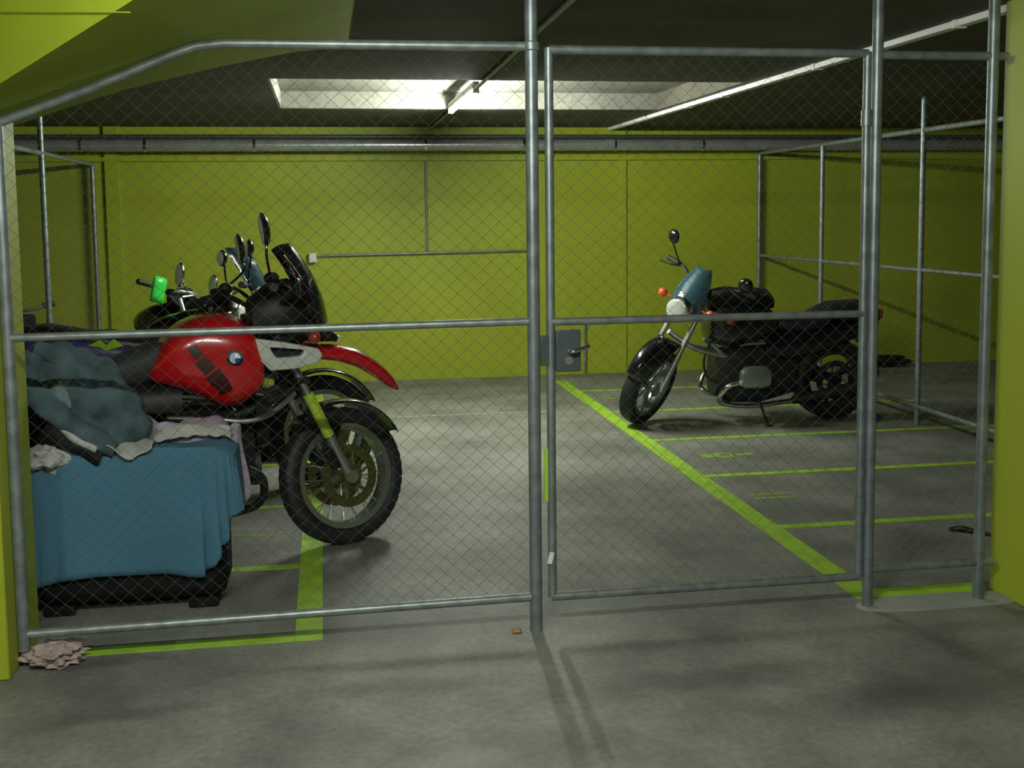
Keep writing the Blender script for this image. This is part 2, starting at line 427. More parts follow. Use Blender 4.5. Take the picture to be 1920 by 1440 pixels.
# gate
t = thing('gate', (XG1, 0, 0), 0, 'wide chain link gate in the middle with a grey lock box', 'gate')
ox = -XG1
def gp(x, y, z): return (x + ox, y, z)
for x in (XG0, XG1): rail(t, gp(x, 0, .128), gp(x, 0, 2.178), .0165, 'stile', 'galv')
rail(t, gp(XG0, 0, .128), gp(XG1, 0, .128), .0165, 'bottom_rail')
rail(t, gp(XG0, 0, 2.172), gp(XG1, 0, 2.172), .0165, 'top_rail')
rail(t, gp(XG0, -.004, 1.178), gp(XG1, -.004, 1.178), .0145, 'middle_rail')
mb = MB(); chain(mb, XG0 + .016, XG1 - .016, .135, lambda x: 2.168, lambda a, off, z: (a + ox, off, z)); mb.build('wire_mesh', M['wire'], t)
lp = MB().box(gp(.884, -.012, 1.07), (.094, .03, .155)).build('lock_box', M['greypaint'], t, bevel=.004)
mb = MB(); mb.tube([gp(.885, -.03, 1.072), gp(.885, -.062, 1.072), gp(.905, -.067, 1.075), gp(.955, -.066, 1.09)], .008, 10, smooth=3)
mb.build('lever_handle', M['chrome'], lp)
MB().lathe([(.001, -.034), (.016, -.034), (.016, -.026), (.001, -.026)], gp(.885, 0, 1.035), 16).build('keyhole_plate', M['alu'], lp)
tag(MB().box(gp(.8005, -.001, .60), (.012, .008, .2)).build('lime_strip', M['limegloss'], t), 'lime green strip')  # lime coloured strip set on the gate stile
MB().box(gp(.812, -.02, .285), (.018, .003, .045), Matrix.Rotation(R(14), 3, 'Y')).build('paper_tag', M['whiteplastic'], t)
for z in (.42, 1.93):
    mb = MB(); mb.lathe([(.0165, -.03), (.0215, -.03), (.0215, .03), (.0165, .03)], gp(XG1, 0, z), 16, 'z'); mb.box(gp(XG1 + .018, 0, z), (.02, .018, .05))
    mb.build('hinge', M['galv'], t)
# narrow right panel
t = thing('chain_link_fence', (XH, 0, 0), 0, 'narrow chain link fence panel between the hinge post and right pillar', 'fence')
for z, nme in ((.155, 'bottom_rail'), (2.168, 'top_rail')):
    rail(t, (.015, 0, z), (XR - XH + .06, 0, z), .0165, nme)
mb = MB(); chain(mb, .02, XR - XH - .02, .165, lambda x: 2.16, F); mb.build('wire_mesh', M['wire'], t)

# side fences running back
def side_fence(X, y0, y1, posts, label, zt=2.145):
    t = thing('side_fence', (X, y0, 0), 0, label, 'fence')
    for y in posts:
        h = CEIL - .003 if y in (3.54, 4.78) else zt
        MB().tube([(0, y - y0, 0), (0, y - y0, h)], .021, 14).build('post', M['galv'], t)
    for z, r in ((zt, .019), (1.14, .015), (.135, .017)) if X > 0 else ((zt, .019), (.135, .017)):
        MB().tube([(0, 0, z), (0, y1 - y0, z)], r, 12).build('rail', M['galv_rail'], t)
    mb = MB(); chain(mb, .03, y1 - y0 - .02, .14, lambda a: zt - .01, lambda a, off, z: (off, a, z), .0007, .075); mb.build('wire_mesh', M['wire'], t)
    return t
side_fence(4.27, .25, 6.68, (1.86, 3.54, 5.22, 6.66), 'chain link side fence behind the black motorcycle, running to the back wall')
side_fence(-2.04, .6, 6.68, (2.9, 4.78, 6.64), 'chain link side fence at the left behind the parked motorcycles', 2.06)

# ------------------------------------------------------------------ services on ceiling and back wall
def pipe(name, pts, r, mt, label, cat='pipe', clips=(), clipn='clamp', cr=None, seg=14):
    t = thing(name, pts[0], 0, label, cat); o = Vector(pts[0])
    MB().tube([Vector(p) - o for p in pts], r, seg).build('tube', M[mt], t)
    for c in clips:
        c = Vector(c) - o
        MB().lathe([(r, -.012), ((cr or r * 1.25), -.012), ((cr or r * 1.25), .012), (r, .012)], c, 16, 'x' if abs(pts[1][0] - pts[0][0]) > abs(pts[1][1] - pts[0][1]) else 'y').build(clipn, M['chrome'], t)
    return t
pipe('ventilation_duct', [(-7, 6.50, 2.22), (10, 6.50, 2.22)], .055, 'duct', 'long grey duct along the top of the back wall', 'duct',
     [(x, 6.5, 2.22) for x in (-2.1, -1.55, -.6, .95, 1.87, 2.75, 3.62)], cr=.058)
pipe('water_pipe', [(-7, 6.60, 2.305), (10, 6.60, 2.305)], .02, 'greypaint', 'thin dark pipe running just above the grey duct')
pipe('conduit', [(.93, -1.0, 2.375), (.955, 1.0, 2.38), (.99, 3.27, 2.383)], .011, 'galv_rail', 'thin ceiling conduit from the aisle to the near lamp end')
pipe('conduit', [(1.0, 4.88, 2.383), (1.01, 6.58, 2.385)], .011, 'galv_rail', 'short thin ceiling conduit from the far lamp end to the back wall')
t = thing('cable_trunking', (2.76, -1.2, CEIL), 0, 'white cable trunking running back along the ceiling on the right', 'trunking')
MB().box((0, 3.95, -.016), (.05, 7.9, .03)).build('channel', M['trunk'], t, bevel=.003)
for y in (1.75, 3.2, 4.7, 5.5): MB().box((0, y, -.018), (.058, .03, .036)).build('joint_cover', M['trunk'], t, bevel=.002)
pipe('wall_conduit', [(.965, 6.685, 2.1), (.965, 6.685, 1.225)], .012, 'galv_rail', 'vertical conduit on the back wall above the horizontal run')
pipe('wall_conduit', [(-.08, 6.685, 1.205), (1.92, 6.685, 1.225)], .011, 'galv_rail', 'horizontal conduit across the back wall behind the red motorcycle')
pipe('wall_conduit', [(2.5, 6.69, .54), (2.5, 6.69, .03)], .013, 'galv_rail', 'short vertical conduit low on the back wall beside the lock box')
tag(MB().box((-.11, 6.67, 1.19), (.07, .06, .09)).build('junction_box', M['whiteplastic'], bevel=.006), 'small white junction box on the back wall above the windscreen', 'box')
# fluorescent batten in the recess
t = thing('ceiling_lamp', (1.0, 4.06, CEIL), 0, 'lit fluorescent batten lamp on the ceiling inside the cage', 'lamp')
MB().box((0, 0, .015), (.04, 1.52, .045)).build('housing', M['whiteplastic'], t, bevel=.004)
MB().tube([(0, -.72, -.024), (0, .72, -.024)], .017, 10).build('tube', M['tube'], t)
for y in (-.74, .74): MB().box((0, y, -.015), (.04, .03, .045)).build('end_socket', M['whiteplastic'], t)
# aisle lamp, plus an unseen fill lamp added to brighten the foreground
lamps = [((-.1, -2.5, CEIL), PI / 2, 'fluorescent lamp over the aisle, in front of the camera'), ((-1.3, -4.2, CEIL), 0, 'added unseen fill lamp over the aisle, left of the camera')]
for loc, rz, lab in lamps:
    t = thing('aisle_or_fill_lamp', loc, rz, lab, 'lamp')
    MB().box((0, 0, -.02), (.07, 1.3, .04)).build('housing', M['whiteplastic'], t)
    MB().tube([(0, -.6, -.055), (0, .6, -.055)], .014, 8).build('tube', M['tube_aisle_fill'], t)

# ------------------------------------------------------------------ motorcycle pieces
def steer_matrix(rake, S, phi):
    ax = Vector((-math.sin(rake), 0, math.cos(rake)))
    return Matrix.Translation(S) @ Matrix.Rotation(phi, 4, ax) @ Matrix.Translation(-Vector(S))

def wheel(parent, name, c, Rt, Rr, tw, T, kind='spoke', rimmat='rim', discs=(1, -1), disc_r=.15, discmat='disc'):
    c = Vector(c)
    m = MB(T); hw = tw * .36
    # rim
    m.lathe([(Rr - .022, -hw), (Rr + .006, -hw - .004), (Rr + .006, -hw + .01), (Rr - .012, -hw * .5), (Rr - .012, hw * .5), (Rr + .006, hw - .01), (Rr + .006, hw + .004), (Rr - .022, hw), (Rr - .026, hw * .4), (Rr - .026, -hw * .4)], c, 56)
    m.lathe([(.012, -.06), (.035, -.06), (.035, -.045), (.026, -.03), (.026, .03), (.035, .045), (.035, .06), (.012, .06)], c, 20)
    if kind == 'spoke':
        for i in range(36):
            a = 2 * PI * i / 36; s_ = 1 if i % 2 else -1; a2 = a + (.5 if (i // 2) % 2 else -.5)
            m.tube([c + Vector((.033 * math.cos(a2), s_ * .05, .033 * math.sin(a2))), c + Vector(((Rr - .02) * math.cos(a), s_ * hw * .4, (Rr - .02) * math.sin(a)))], .0022, 5)
    else:
        for i in range(3):
            for d in (-.16, .16):
                a = 2 * PI * i / 3 + .5
                m.tube([c + Vector((.03 * math.cos(a + d * 2), 0, .03 * math.sin(a + d * 2))), c + Vector((.14 * math.cos(a + d), 0, .14 * math.sin(a + d))), c + Vector(((Rr - .015) * math.cos(a + d * 1.3), 0, (Rr - .015) * math.sin(a + d * 1.3)))], [.016, .011, .013], 8, smooth=3)
    w = m.build(name, M[rimmat], parent)
    m = MB(T); prof = []
    rr = (Rt - Rr) / 2; rc = (Rt + Rr) / 2
    for k in range(18):
        a = 2 * PI * k / 18; ca, sa = math.cos(a), math.sin(a)
        prof.append((rc + rr * math.copysign(abs(ca) ** .85, ca), tw / 2 * math.copysign(abs(sa) ** .8, sa)))
    m.lathe(prof, c, 64)
    # tread blocks
    for i in range(44):
        a = 2 * PI * i / 44
        for s_, yy in ((0, 0), (1, tw * .3), (-1, -tw * .3)):
            aa = a + (PI / 44 if s_ else 0)
            rad = Rt - (.0075 if s_ == 0 else .0195)
            rot = Matrix.Rotation(-aa, 3, 'Y') @ Matrix.Rotation(s_ * -.55, 3, 'Z')
            m.box(c + Vector((rad * math.cos(aa), yy, rad * math.sin(aa))), (.012, tw * .24, .026), rot)
    m.build('tire', M['rubber'], w)
    for s_ in discs:
        m = MB(T); y = s_ * .068
        m.lathe([(disc_r - .045, y - .002), (disc_r, y - .002), (disc_r, y + .002), (disc_r - .045, y + .002)], c, 48)
        m.lathe([(.03, y - .004), (.06, y - .004), (.06, y + .003), (.03, y + .003)], c, 24)
        for i in range(6):
            a = 2 * PI * i / 6
            m.tube([c + Vector((.055 * math.cos(a), y, .055 * math.sin(a))), c + Vector(((disc_r - .04) * math.cos(a + .3), y, (disc_r - .04) * math.sin(a + .3)))], .006, 6)
        m.build('brake_disc', M[discmat], w)
    return w

def arc_fender(parent, name, c, r, w, a0, a1, T, mt='black', drop=.02, tail=None):
    c = Vector(c)
    def fn(u, v):
        a = a0 + (a1 - a0) * u; y = (v - .5) * w * (1 - .25 * abs(2 * u - 1) ** 3)
        rr = r - drop * abs(2 * v - 1) ** 2.2
        return c + Vector((rr * math.cos(a), y, rr * math.sin(a)))
    return MB(T).grid(fn, 20, 10).build(name, M[mt], parent, solid=.006)

def oval_mirror(parent, c, stem, T, w=.075, h=.05, yaw=0, tilt=0, chrome=False, name='mirror'):
    """faces backwards (-x)"""
    rot = Matrix.Rotation(yaw, 3, 'Z') @ Matrix.Rotation(tilt, 3, 'Y')
    m = MB(T); c = Vector(c)
    def sh(p, n): return Vector((p.x if n.x > 0 else p.x * .25, p.y, p.z))
    m.ball(c, (.032, w, h), 20, 12, sh, rot)
    m.tube([c + Vector((.015, 0, -h * .6))] + [Vector(q) for q in stem], .0065, 8, smooth=4)
    o = m.build(name, M['chrome' if chrome else 'black'], parent)
    MB(T).ball(c + rot @ Vector((-.009, 0, 0)), (.004, w * .9, h * .88), 20, 8, None, rot).build('mirror_glass', M['mirror'], o)
    return o

# ------------------------------------------------------------------ red adventure motorcycle
def tank_y(st, x, z):
    for a, b in zip(st, st[1:]):
        if a[0] <= x <= b[0]:
            u = (x - a[0]) / (b[0] - a[0]); q = [a[i] + (b[i] - a[i]) * u for i in range(5)]
            zm, hh = (q[1] + q[2]) / 2, (q[2] - q[1]) / 2
            t_ = min(.999, abs((z - zm) / hh))
            return q[3] * (1 - t_ ** q[4]) ** (1 / q[4])
    return 0

A = thing('motorcycle', (.057, 1.36, 0), R(12), 'red and silver adventure motorcycle with a long red beak, parked at left', 'motorcycle')
rk = R(24.5)
S = Vector((-.30, 0, .98)); T = steer_matrix(rk, S, R(20))
# keep the tyre contact where it stands: shift the front assembly so that it closes on the frame
fw = wheel(A, 'front_wheel', (0, 0, .325), .33, .247, .105, T, 'spoke', 'rim')
# caliper
for s_ in (1, -1): MB(T).box((-.095, s_ * .085, .42), (.05, .05, .11), Matrix.Rotation(R(-30), 3, 'Y')).build('brake_caliper', M['blackmat'], A, bevel=.008)
for s_ in (-1, 1):
    m = MB(T)
    ax0, ax1 = Vector((-.015, s_ * .098, .325)), Vector((-.325, s_ * .098, .985))
    d = ax1 - ax0
    m.tube([ax0 - d * .02, ax0 + d * .30], .024, 14); m.tube([ax0 + d * .3, ax1 + d * .12], .0185, 14)
    m.lathe([(.001, -.012), (.032, -.012), (.032, .012), (.001, .012)], ax0 + Vector((0, s_ * .015, 0)), 16)
    f = m.build('fork_leg', M['alu'], A)
    if s_ == -1: tag(MB(T).tube([ax0 + d * .31, ax0 + d * .62], .0265, 14).build('fork_reflection', M['olivelime'], f), 'lime green wall reflection painted on the fork tube')  # added shell carrying the wall's reflection on the tube in its colour
arc_fender(A, 'front_fender', (0, 0, .325), .372, .15, R(30), R(128), T, 'black')
m = MB(T)
for s_ in (-1, 1):
    m.prism([(-.14, .64), (-.02, .60), (-.06, .50), (-.13, .48)], s_ * .078 - .003, s_ * .078 + .003)
m.build('fender_bracket', M['blackmat'], A)
# triple clamp and telelever
for q in ((-.315, 0, 1.0), (-.23, 0, .80)): MB(T).box(q, (.07, .24, .03)).build('fork_clamp', M['engine'], A, bevel=.006)
m = MB(); m.tube([(-.20, 0, .78), (-.35, .06, .72), (-.55, .10, .66)], .02, 10, smooth=4); m.tube([(-.20, 0, .78), (-.35, -.06, .72), (-.55, -.10, .66)], .02, 10, smooth=4)
m.tube([(-.24, 0, .80), (-.34, 0, .98)], .035, 12); m.build('suspension_arm', M['engine'], A)
# rear wheel
wheel(A, 'rear_wheel', (-1.51, 0, .325), .33, .23, .15, Matrix.Identity(4), 'spoke', 'rim', discs=(1,))
# beak
def beakfn(pts):
    m = MB(); m.loftx(pts, 24); return m
TB = Matrix.Identity(4)
top = [(-.20, .99), (-.105, .975), (-.014, .972), (.06, .95), (.115, .922), (.17, .884), (.22, .84), (.26, .79), (.287, .742)]
bot = [(-.20, .91), (-.105, .903), (-.014, .887), (.06, .86), (.113, .832), (.17, .795), (.218, .757), (.255, .732), (.284, .722)]
rings = []
for (xt, zt), (xb, zb), hw in zip(top, bot, (.15, .14, .125, .112, .10, .086, .07, .05, .022)):
    ring = []
    for k in range(24):
        a = 2 * PI * k / 24; c_, s_ = math.cos(a), math.sin(a)
        u = (math.copysign(abs(s_) ** .7, s_) + 1) / 2
        ring.append((xb + (xt - xb) * u, hw * math.copysign(abs(c_) ** .75, c_), zb + (zt - zb) * u))
    rings.append(ring)
MB().rings(rings).build('beak', M['red'], A)
# tank
tank = [(-.885, .855, .88, .12, 3.2), (-.865, .845, .945, .17, 3.4), (-.80, .825, 1.055, .205, 3.6), (-.73, .80, 1.108, .222, 3.6), (-.66, .765, 1.132, .232, 3.6), (-.60, .725, 1.142, .238, 3.4), (-.55, .705, 1.140, .242, 3.3), (-.50, .715, 1.130, .242, 3.3), (-.45, .74, 1.105, .238, 3.3), (-.41, .77, 1.05, .228, 3.2), (-.375, .80, .97, .21, 3.0)]
tk = MB().loftx(tank, 36).build('fuel_tank', M['red'], A, sub=1)
m = MB()
MB().lathe([(.001, 0), (.035, 0), (.035, .012), (.001, .014)], (-.60, 0, 1.128), 20, 'z').build('filler_cap', M['black'], tk)
def on_tank(x, z, off=.004): return -(tank_y(tank, x, z) + off)
# round badge: black ring, blue and white quarters
for side in (-1,):
    m = MB(); bx, bz, br = -.523, .955, .037
    def P(r, a, o=.004): x = bx + r * math.cos(a); z = bz + r * math.sin(a); return (x, on_tank(bx, bz) + (x - bx) * -.05 + abs(z - bz) * .25 - o, z)
    seg = 32
    for k in range(seg):
        a, b = 2 * PI * k / seg, 2 * PI * (k + 1) / seg
        m.cur = 0; m.add([P(br, a), P(br, b), P(br * .66, b), P(br * .66, a)], [(0, 1, 2, 3)])
        m.cur = 1 if (k // (seg // 4)) % 2 else 2
        m.add([P(0, 0), P(br * .66, a), P(br * .66, b)], [(0, 1, 2)])
        m.cur = 3; m.add([P(br, a), P(br * 1.06, a, .0), P(br * 1.06, b, .0), P(br, b)], [(0, 1, 2, 3)])
    tag(m.build('badge', [M['blackmat'], M['badge_blue'], M['badge_white'], M['alu']], A), 'round badge with blue and white quarters in a black ring')
m = MB()
for (xa, za, xb, zb, w_) in ((-.705, 1.015, -.675, .965, .022), (-.672, .955, -.628, .90, .03), (-.622, .893, -.59, .845, .036), (-.585, .85, -.562, .80, .03)):
    d = Vector((xb - xa, 0, zb - za)).normalized(); nrm = Vector((d.z, 0, -d.x)) * w_
    cs = [Vector((xa, 0, za)) + nrm, Vector((xa, 0, za)) - nrm, Vector((xb, 0, zb)) - nrm, Vector((xb, 0, zb)) + nrm]
    N_ = 5
    vs = []
    for i in range(N_ + 1):
        for j in range(N_ + 1):
            p = cs[0].lerp(cs[1], j / N_).lerp(cs[3].lerp(cs[2], j / N_), i / N_); vs.append((p.x, on_tank(p.x, p.z, .0035), p.z))
    m.add(vs, [(i * (N_ + 1) + j, (i + 1) * (N_ + 1) + j, (i + 1) * (N_ + 1) + j + 1, i * (N_ + 1) + j + 1) for i in range(N_) for j in range(N_)])
tag(m.build('tank_decal', M['reddark'], A), 'dark diagonal lettering blocks on the red tank')
# silver shrouds with a slot
for s_ in (-1, 1):
    o_ = [(-.43, 1.035), (-.30, 1.012), (-.145, .975), (-.125, .945), (-.145, .912), (-.25, .888), (-.365, .885), (-.405, .93)]
    h_ = [(-.365, .992), (-.30, .985), (-.215, .974), (-.21, .965), (-.225, .945), (-.28, .942), (-.335, .942), (-.35, .96)]
    m = MB(); y = s_ * .20; m.prism(o_, y - .025, y + .025, h_); sh = m.build('shroud', M['silver'], A, bevel=.006)
    MB().prism([(-.385, 1.0), (-.19, .98), (-.2, .935), (-.36, .93)], y - s_ * .03 - .003, y - s_ * .03 + .003).build('oil_cooler', M['blackmat'], sh)
# indicators, headlight
for s_ in (-1, 1):
    m = MB(); m.ball((-.165, s_ * .235, 1.03), (.028, .034, .032)); m.build('turn_signal', M['redlens'], A)
m = MB(); m.loftx([(-.22, .99, 1.12, .11, 2.5), (-.12, .985, 1.10, .13, 2.6), (-.06, .985, 1.06, .12, 2.6), (-.03, .982, 1.03, .11, 2.5)]); hl = m.build('headlight', M['blackmat'], A)
MB().loftx([(-.032, .985, 1.028, .10, 2.5), (-.012, .988, 1.018, .09, 2.4)]).build('lens', M['glass'], hl)
# windscreen
prof = [(-.085, 1.0), (-.055, 1.09), (-.078, 1.20), (-.12, 1.30), (-.165, 1.375), (-.222, 1.45)]
def wsf(u, v):
    k = u * (len(prof) - 1); i = min(len(prof) - 2, int(k)); f_ = k - i
    x = prof[i][0] + (prof[i + 1][0] - prof[i][0]) * f_; z = prof[i][1] + (prof[i + 1][1] - prof[i][1]) * f_
    hw = .20 - .075 * u ** 1.6; q = 2 * v - 1
    return (x - .095 * q * q * (1 - .3 * u), hw * q, z - .03 * q ** 4 * u)
MB().grid(wsf, 18, 14).build('windscreen', M['screen'], A, solid=.006)
# cockpit
m = MB(); m.loftx([(-.42, 1.03, 1.20, .11, 2.8), (-.33, 1.0, 1.27, .15, 2.8), (-.24, 1.0, 1.29, .15, 2.8), (-.17, 1.0, 1.22, .12, 2.6)]); m.build('instrument_panel', M['blackmat'], A)
m = MB(T); m.tube([(-.50, -.40, 1.215), (-.44, -.22, 1.235), (-.375, -.10, 1.17), (-.36, 0, 1.13), (-.375, .10, 1.17), (-.44, .22, 1.235), (-.50, .40, 1.215)], .012, 10, smooth=5)
m.tube([(-.34, -.07, 1.02), (-.36, -.07, 1.15)], .018, 8); m.tube([(-.34, .07, 1.02), (-.36, .07, 1.15)], .018, 8)
hb = m.build('handlebar', M['blackmat'], A)
for s_ in (-1, 1):
    MB(T).tube([(-.505, s_ * .415, 1.213), (-.465, s_ * .29, 1.23)], .02, 12).build('grip', M['rubber'], hb)
    m = MB(T); m.tube([(-.42, s_ * .25, 1.235), (-.40, s_ * .32, 1.225), (-.435, s_ * .43, 1.20)], .007, 8, smooth=4); m.build('brake_lever', M['blackmat'], hb)
    m = MB(T); m.ball((-.42, s_ * .235, 1.27), (.035, .035, .028)); m.build('fluid_reservoir', M['blackmat'], hb)
    mx_ = -.495 if s_ < 0 else -.285
    oval_mirror(A, (mx_, s_ * .335, 1.475), [(mx_ + .01, s_ * .33, 1.36), (-.44, s_ * .27, 1.25)], T, .075, .075, yaw=R(-22), tilt=R(-6))
    def hg(u, v, s_=s_): a = -.9 + 1.9 * u; return (-.47 + .12 * math.cos(a), s_ * (.34 + .10 * math.sin(a)), 1.20 + .085 * (v - .4))
    MB(T).grid(hg, 10, 4).build('hand_guard', M['blackmat'], A, solid=.005)
# seat, side panels, tail
m = MB(); m.loftx([(-1.40, .83, .93, .14, 3), (-1.25, .82, .925, .155, 3), (-1.05, .82, .955, .15, 3), (-.92, .82, 1.0, .12, 2.8), (-.83, .85, 1.035, .10, 2.6)]); m.build('rider_seat', M['seatgrey'], A)
m = MB(); m.loftx([(-1.86, .86, .91, .10, 3), (-1.7, .84, .93, .14, 3), (-1.5, .83, .935, .15, 3), (-1.38, .83, .925, .14, 3)]); m.build('pillion_seat', M['seat'], A)
m = MB(); m.loftx([(-1.5, .66, .86, .13, 3), (-1.2, .60, .85, .16, 3), (-.95, .58, .86, .18, 3), (-.75, .62, .85, .17, 3)]); m.build('side_panel', M['blackmat'], A)
m = MB(); m.loftx([(-2.0, .76, .86, .08, 3), (-1.75, .74, .85, .12, 3), (-1.5, .72, .85, .13, 3)]); m.build('tail_section', M['red'], A)
m = MB()
for s_ in (-1, 1): m.tube([(-1.45, s_ * .15, .90), (-1.7, s_ * .16, .95), (-2.0, s_ * .14, .95), (-2.03, 0, .95)], .01, 8, smooth=4)
m.build('luggage_rack', M['blackmat'], A)
arc_fender(A, 'rear_fender', (-1.51, 0, .325), .40, .18, R(60), R(165), TB, 'blackmat')
# engine
m = MB(); m.loftx([(-.92, .34, .66, .12, 4), (-.75, .28, .68, .15, 4), (-.52, .28, .70, .15, 4), (-.43, .34, .64, .12, 3.5)]); m.tube([(-.43, 0, .42), (-.40, 0, .42)], .10, 18)
eng = m.build('engine', M['engine'], A)
for s_ in (-1, 1):
    m = MB()
    for k in range(6): m.lathe([(.001, 0), (.075, 0), (.075, .009), (.001, .009)], (-.60, s_ * (.15 + .02 * k), .53), 22)
    m.lathe([(.001, 0), (.062, 0), (.062, .13), (.001, .13)], (-.60, s_ * .20 - .06, .53), 22)
    m.build('cylinder', M['alu'], eng)
    m = MB(); m.loftx([(-.70, .46, .60, .035, 3, s_ * .31), (-.66, .44, .625, .05, 3, s_ * .30), (-.53, .44, .625, .05, 3, s_ * .30), (-.49, .47, .60, .035, 3, s_ * .31)]); m.build('cylinder_head', M['blackmat'], eng, bevel=.004)
    m = MB(); m.tube([(-.52, s_ * .26, .47), (-.42, s_ * .25, .40), (-.45, s_ * .18, .26), (-.75, s_ * .12, .22), (-1.1, s_ * .12, .26)], .019, 10, smooth=5); m.build('exhaust_pipe', M['engine'], A)
    m = MB(); m.tube([(-.82, s_ * .20, .70), (-.62, s_ * .25, .688), (-.50, s_ * .26, .672), (-.40, s_ * .25, .685), (-.32, s_ * .22, .725), (-.25, s_ * .16, .765)], .0125, 10, smooth=5); m.build('crash_bar', M['alu'], A)
    m = MB(); m.tube([(-.48, s_ * .12, .74), (-.75, s_ * .14, .78), (-1.15, s_ * .12, .80), (-1.6, s_ * .11, .90)], .014, 8); m.tube([(-.9, s_ * .13, .4), (-1.2, s_ * .12, .80)], .014, 8); m.build('frame', M['engine'], A)
m = MB(); m.loftx([(-.42, .50, .76, .13, 4), (-.36, .52, .74, .12, 4)]); m.build('front_cover', M['blackmat'], A)
m = MB(); m.tube([(-1.05, .14, .30), (-1.35, .17, .38), (-1.75, .19, .50)], [.03, .05, .052], 16); m.build('muffler', M['alu'], A)
m = MB(); m.tube([(-.95, -.10, .42), (-1.2, -.11, .36), (-1.45, -.11, .33)], [.045, .045, .06], 14); m.build('swingarm', M['engine'], A)
m = MB(); m.tube([(-.97, -.13, .30), (-.93, -.16, .15), (-1.0, -.16, .012)], .012, 8); m.tube([(-.97, .13, .30), (-.93, .16, .15), (-1.0, .16, .012)], .012, 8); m.tube([(-.93, -.16, .14), (-.93, .16, .14)], .012, 8); m.build('center_stand', M['blackmat'], A)
m = MB(); m.box((-.98, -.21, .36), (.09, .08, .02)); m.box((-.98, .21, .36), (.09, .08, .02)); m.box((-.98, 0, .36), (.03, .36, .02)); m.build('foot_peg', M['rubber'], A)

